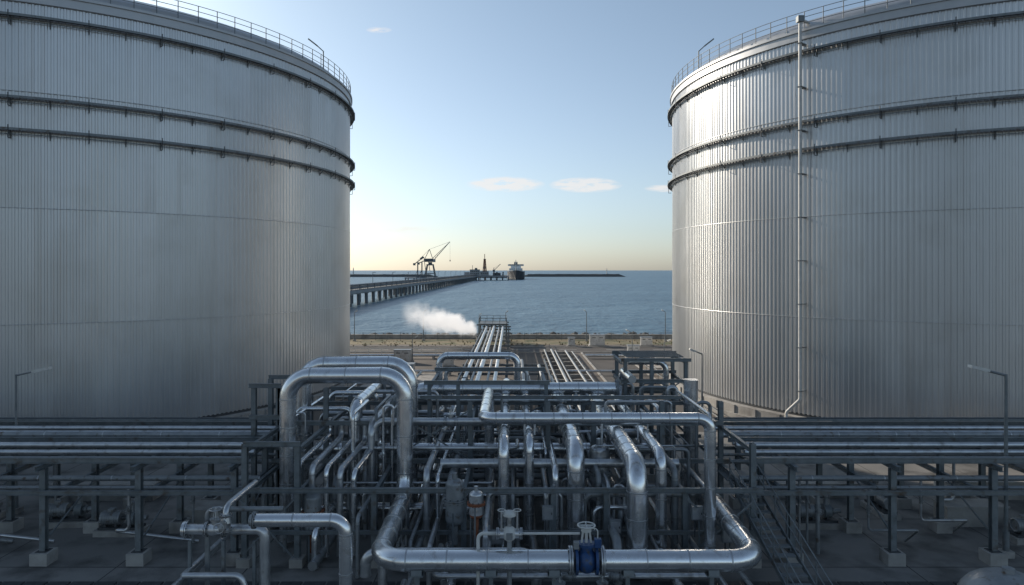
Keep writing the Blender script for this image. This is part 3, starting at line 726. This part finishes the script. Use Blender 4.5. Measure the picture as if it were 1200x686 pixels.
pier(-140,-71,890,915,4.3); pier(-95,-5,1120,1170,4.5)
b=MB('harbour_crane'); cx,cy,z=-108,902,4.3
for sx in(-7,7):
    for sy in(-7,7): b.obox((cx+sx,cy+sy,z),(cx+sx*.55,cy+sy*.55,z+16),1.1,1.1,'fardark'); b.box((cx+sx,cy+sy,z+.8),(3.5,2,1.6),'fardark')
for sy in(-7,7): b.obox((cx-6,cy+sy*.85,z+5),(cx+6,cy+sy*.85,z+5),1,1,'fardark')
b.box((cx,cy,z+16.5),(9,9,1.6),'fardark'); b.cyl((cx,cy,z+17),(cx,cy,z+20),2.6,'fardark',14); b.box((cx-2,cy,z+22.5),(11,6,4.4),'fardark'); b.box((cx+5.5,cy-2,z+22),(3,3,4),'far')
b.obox((cx+3,cy,z+25),(cx-1,cy,z+37),.7,.7,'fardark'); b.obox((cx-7,cy,z+25),(cx-1,cy,z+37),.7,.7,'fardark'); b.obox((cx-9,cy,z+27),(cx-13,cy,z+24),3,2.5,'fardark')
tip=Vector((cx+26,cy,z+47)); base=Vector((cx+4,cy,z+22))
for sy in(-1.2,1.2): b.obox(base+Vector((0,sy,0)),tip+Vector((0,sy*.3,0)),.5,.6,'fardark'); b.obox(base+Vector((-1,sy,3)),tip+Vector((0,sy*.3,0)),.4,.4,'fardark')
for k in range(9):
    q=base.lerp(tip,k/9); q2=(base+Vector((-1,0,3))).lerp(tip,(k+.5)/9); b.obox(q,q2,.3,.3,'fardark')
b.obox((cx-1,cy,z+37),tip,.25,.25,'fardark'); b.obox((cx-1,cy,z+37),(cx-12,cy,z+26),.3,.3,'fardark')
b.obox(tip,tip+Vector((.2,0,-24)),.15,.15,'fardark'); b.box(tuple(tip+Vector((.2,0,-25))),(1.2,1.2,2),'fardark'); b.done()
for i,x in enumerate((-124,-118.5)):
    b=MB('loading_arm'); y=898; b.cyl((x,y,4.3),(x,y,24),.8,'fardark',10); b.obox((x-4,y,24-2+i),(x+8,y,31-3*i),.9,1.1,'fardark'); b.obox((x+8,y,31-3*i),(x+10.5,y,13),.7,.8,'fardark'); b.box((x-4.5,y,21.5+i),(3,2,3),'fardark'); b.obox((x,y,27),(x+8,y,31-3*i),.3,.3,'fardark'); b.box((x,y,6),(4,4,3.4),'fardark'); b.obox((x-4,y,5),(x,y,15),.5,.5,'fardark'); b.done()
b=MB('jetty_head_building')
y=1140
b.box((-62,y,4.5+5),(16,14,10),'far'); b.box((-62,y,14.7),(17,15,.5),'fardark'); b.box((-46,y,4.5+3.5),(14,12,7),'far'); b.box((-46,y,11.7),(14.6,12.6,.4),'fardark'); b.box((-75,y,7.5),(8,10,6),'far')
for i in range(5): 
    for j in range(2): b.box((-68+3*i,y-7.03,8+3.5*j),(1.6,.08,1.5),'glass')
for i in range(4): b.box((-51+3.2*i,y-6.03,8.5),(1.6,.08,1.5),'glass')
b.box((-60,y,16),(4,4,3),'fardark'); b.cyl((-66,y,15),(-66,y,22),.4,'fardark',6)
for i in range(4): b.cyl((-30+5*i,y-5,4.5),(-30+5*i,y-5,9+2*(i%2)),1.2,'fardark',10)
b.box((-26,y,7),(12,6,5),'fardark'); b.done()
b=MB('lattice_tower'); x=-46;y=1150
for sx in(-1,1):
    for sy in(-1,1): b.obox((x+sx*3.5,y+sy*3.5,4.5),(x+sx*1.2,y+sy*1.2,32),1.0,1.0,'rust')
for k in range(8):
    z=6+k*3.3; w=3.5-2.3*(z-4.5)/27.5; w2=3.5-2.3*(z+3.3-4.5)/27.5
    for sy in(-1,1):
        b.obox((x-w,y+sy*w,z),(x+w,y+sy*w,z),.5,.5,'rust'); b.obox((x-w,y+sy*w,z),(x+w2,y+sy*w2,z+3.3),.45,.45,'rust'); b.obox((x+w,y+sy*w,z),(x-w2,y+sy*w2,z+3.3),.45,.45,'rust')
b.cyl((x,y,4.5),(x,y,32),1.1,'fardark',8)
b.box((x,y,32.3),(4.4,4.4,.8),'fardark'); b.box((x,y,18),(6,6,1),'fardark'); b.cyl((x,y,32),(x,y,41),.6,'rust',6); b.done()
b=MB('derrick_crane'); x=-30;y=1130; b.cyl((x,y,4.5),(x,y,12),1.2,'fardark',10); b.box((x,y,13),(4,4,3),'fardark'); b.obox((x,y,13),(x+11,y,24),.8,.8,'fardark'); b.obox((x,y,17),(x+11,y,24),.2,.2,'fardark'); b.box((x,y,16),(1,1,4),'fardark'); b.done()
b=MB('tanker_ship'); cx,y0=7.5,1190
secs=[(0,.3,13.5,1.2),(6,6,12.5,2.5),(16,12,11.6,8),(32,15.5,11,14),(60,16,10.6,15.8),(140,16,10.6,15.8),(165,14.5,10.8,13),(176,12,11,8)]
vs=[];fs=[]
for (yy_,w,top,wb) in secs:
    w=max(w,.6)
    vs+=[(cx-wb*.6,y0+yy_+ (3 if yy_==0 else 0),-4.5),(cx-wb,y0+yy_+(2 if yy_==0 else 0),-1.5),(cx-w,y0+yy_,top),(cx+w,y0+yy_,top),(cx+wb,y0+yy_+(2 if yy_==0 else 0),-1.5),(cx+wb*.6,y0+yy_+(3 if yy_==0 else 0),-4.5)]
for i in range(len(secs)-1):
    for j in range(5): fs.append((i*6+j,i*6+j+1,(i+1)*6+j+1,(i+1)*6+j))
fs.append((0,1,2,3,4,5)); fs.append(tuple(len(vs)-6+j for j in (5,4,3,2,1,0)))
b.add(vs,fs,'hull')
b.box((cx,y0+150,14),(26,22,7),'white'); b.box((cx,y0+150,19.7),(20,16,4.4),'white'); b.box((cx,y0+146,23.7),(31,7,3.4),'white'); b.box((cx,y0+142.4,24),(27,.2,1.5),'glass'); b.box((cx,y0+156,25),(7,6,9),'fardark'); b.cyl((cx,y0+147,25),(cx,y0+147,34),.6,'offwhite',6); b.box((cx,y0+147,30),(7,.6,.6),'offwhite')
for j in range(2):
    for i in range(6): b.box((cx-10+4*i,y0+138.95,13+3*j),(1.3,.1,1.2),'glass')
b.cyl((cx,y0+18,11),(cx,y0+18,22),.5,'offwhite',6); b.cyl((cx,y0+80,10),(cx,y0+80,22),.8,'offwhite',8); b.obox((cx,y0+80,20),(cx+9,y0+80,24),.7,.7,'offwhite'); b.obox((cx,y0+80,20),(cx-9,y0+80,24),.7,.7,'offwhite')
for i in range(5): b.tube([(cx-4+2*i,y0+40,11.8),(cx-4+2*i,y0+135,11.8)],.4,'fardark',6)
b.railing([(cx-6,y0+6,12.5),(cx-15,y0+32,11),(cx-16,y0+60,10.6)],1.4,'offwhite',6,.1); b.railing([(cx+6,y0+6,12.5),(cx+15,y0+32,11),(cx+16,y0+60,10.6)],1.4,'offwhite',6,.1)
b.done()
def breakwater(x0,x1,y,h=1.6,w=10):
    b=MB('breakwater'); N=int(abs(x1-x0)/9); vs=[];fs=[]
    for i in range(N+1):
        x=x0+(x1-x0)*i/N; e=min(1,min(i,N-i)/2+.15)
        prof=[(-w,-5),(-w*.35,h*.6),(-3,h),(3,h),(w*.35+2,h*.6),(w,-5)]
        for a,c in prof: vs.append((x+random.uniform(-1,1),y+a+random.uniform(-.8,.8),(-3.5+(c+3.5)*e)+random.uniform(-.35,.35)))
    for i in range(N):
        for j in range(5): fs.append((i*6+j,(i+1)*6+j,(i+1)*6+j+1,i*6+j+1))
    b.add(vs,fs,'rock'); b.done()
breakwater(25,290,1750,4.0,14); breakwater(-620,-190,1700,3.6,14); breakwater(-95,20,1500,2.5,12)
b=MB('harbour_light'); x,y=243,1750; b.cyl((x,y,3),(x,y,14),1.4,'offwhite',12,1.0); b.cyl((x,y,14),(x,y,14.5),2,'fardark',12); b.cyl((x,y,14.5),(x,y,17),.9,'lamp',10); b.cyl((x,y,17),(x,y,18.5),1.1,'rust',10,.1); b.done()
b=MB('harbour_light'); x,y=-395,1700; b.cyl((x,y,3),(x,y,16),1.4,'offwhite',12,1.0); b.cyl((x,y,16),(x,y,16.5),2,'fardark',12); b.cyl((x,y,16.5),(x,y,19),.9,'lamp',10); b.cyl((x,y,19),(x,y,20.5),1.1,'rust',10,.1); b.done()

# ------------------------------------------------------------------ steam plume (volume)
def steam():
    m=bpy.data.materials.new('steam'); t,n,l=nt(m); n.remove(n['Principled BSDF']); out=n['Material Output']
    pv=n.new('ShaderNodeVolumePrincipled'); pv.inputs['Color'].default_value=(.99,.99,.99,1); pv.inputs['Anisotropy'].default_value=.1
    l.new(pv.outputs[0],out.inputs['Volume'])
    def mt(op,a,b=None,clamp=False):
        q=n.new('ShaderNodeMath'); q.operation=op; q.use_clamp=clamp
        for i,z in enumerate((a,b)):
            if z is None: continue
            if isinstance(z,(int,float)): q.inputs[i].default_value=z
            else: l.new(z,q.inputs[i])
        return q.outputs[0]
    tc=n.new('ShaderNodeTexCoord'); no=n.new('ShaderNodeTexNoise'); no.inputs['Scale'].default_value=.45; no.inputs['Detail'].default_value=6; no.inputs['Roughness'].default_value=.65
    l.new(tc.outputs['Object'],no.inputs['Vector']); sp=n.new('ShaderNodeSeparateXYZ'); l.new(tc.outputs['Object'],sp.inputs[0])
    x,y,z=sp.outputs
    u=mt('DIVIDE',mt('SUBTRACT',7.0,x),14.0,True)       # 0 at source (x=+7)
    zc=mt('ADD',-2.0,mt('MULTIPLY',mt('POWER',u,.8),3.3))
    rad=mt('ADD',1.4,mt('MULTIPLY',mt('POWER',u,.6),2.4))
    d2=mt('ADD',mt('POWER',mt('ABSOLUTE',y),2.0),mt('POWER',mt('ABSOLUTE',mt('SUBTRACT',z,zc)),2.0))
    q=mt('DIVIDE',mt('SQRT',d2),rad)
    f=mt('SUBTRACT',1.0,q)
    s_=mt('ADD',f,mt('MULTIPLY',mt('SUBTRACT',no.outputs['Fac'],.54),3.4))
    fade=mt('POWER',mt('SUBTRACT',1.0,u,True),1.5)
    near=mt('MULTIPLY',u,14.0,True)
    de=mt('MULTIPLY',mt('MAXIMUM',s_,0.0),mt('MULTIPLY',mt('MULTIPLY',fade,near),2.2))
    de=mt('MULTIPLY',de,mt('MULTIPLY',mt('MAXIMUM',f,0.0),2.0))
    l.new(de,pv.inputs['Density'])
    # stands in for the many internal scatterings of dense steam
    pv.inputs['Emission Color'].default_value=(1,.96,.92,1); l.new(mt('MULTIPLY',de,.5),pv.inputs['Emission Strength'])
    return m
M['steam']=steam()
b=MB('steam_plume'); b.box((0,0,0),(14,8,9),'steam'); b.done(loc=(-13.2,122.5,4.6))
b=MB('steam_vent'); b.cyl((-6.2,122.5,0),(-6.2,122.5,1.7),.22,'clad2',12); b.flange((-6.2,122.5,.8),(0,0,1),.22); b.cyl((-6.2,122.5,1.7),(-6.5,122.5,2.1),.3,'clad2',12); b.done()
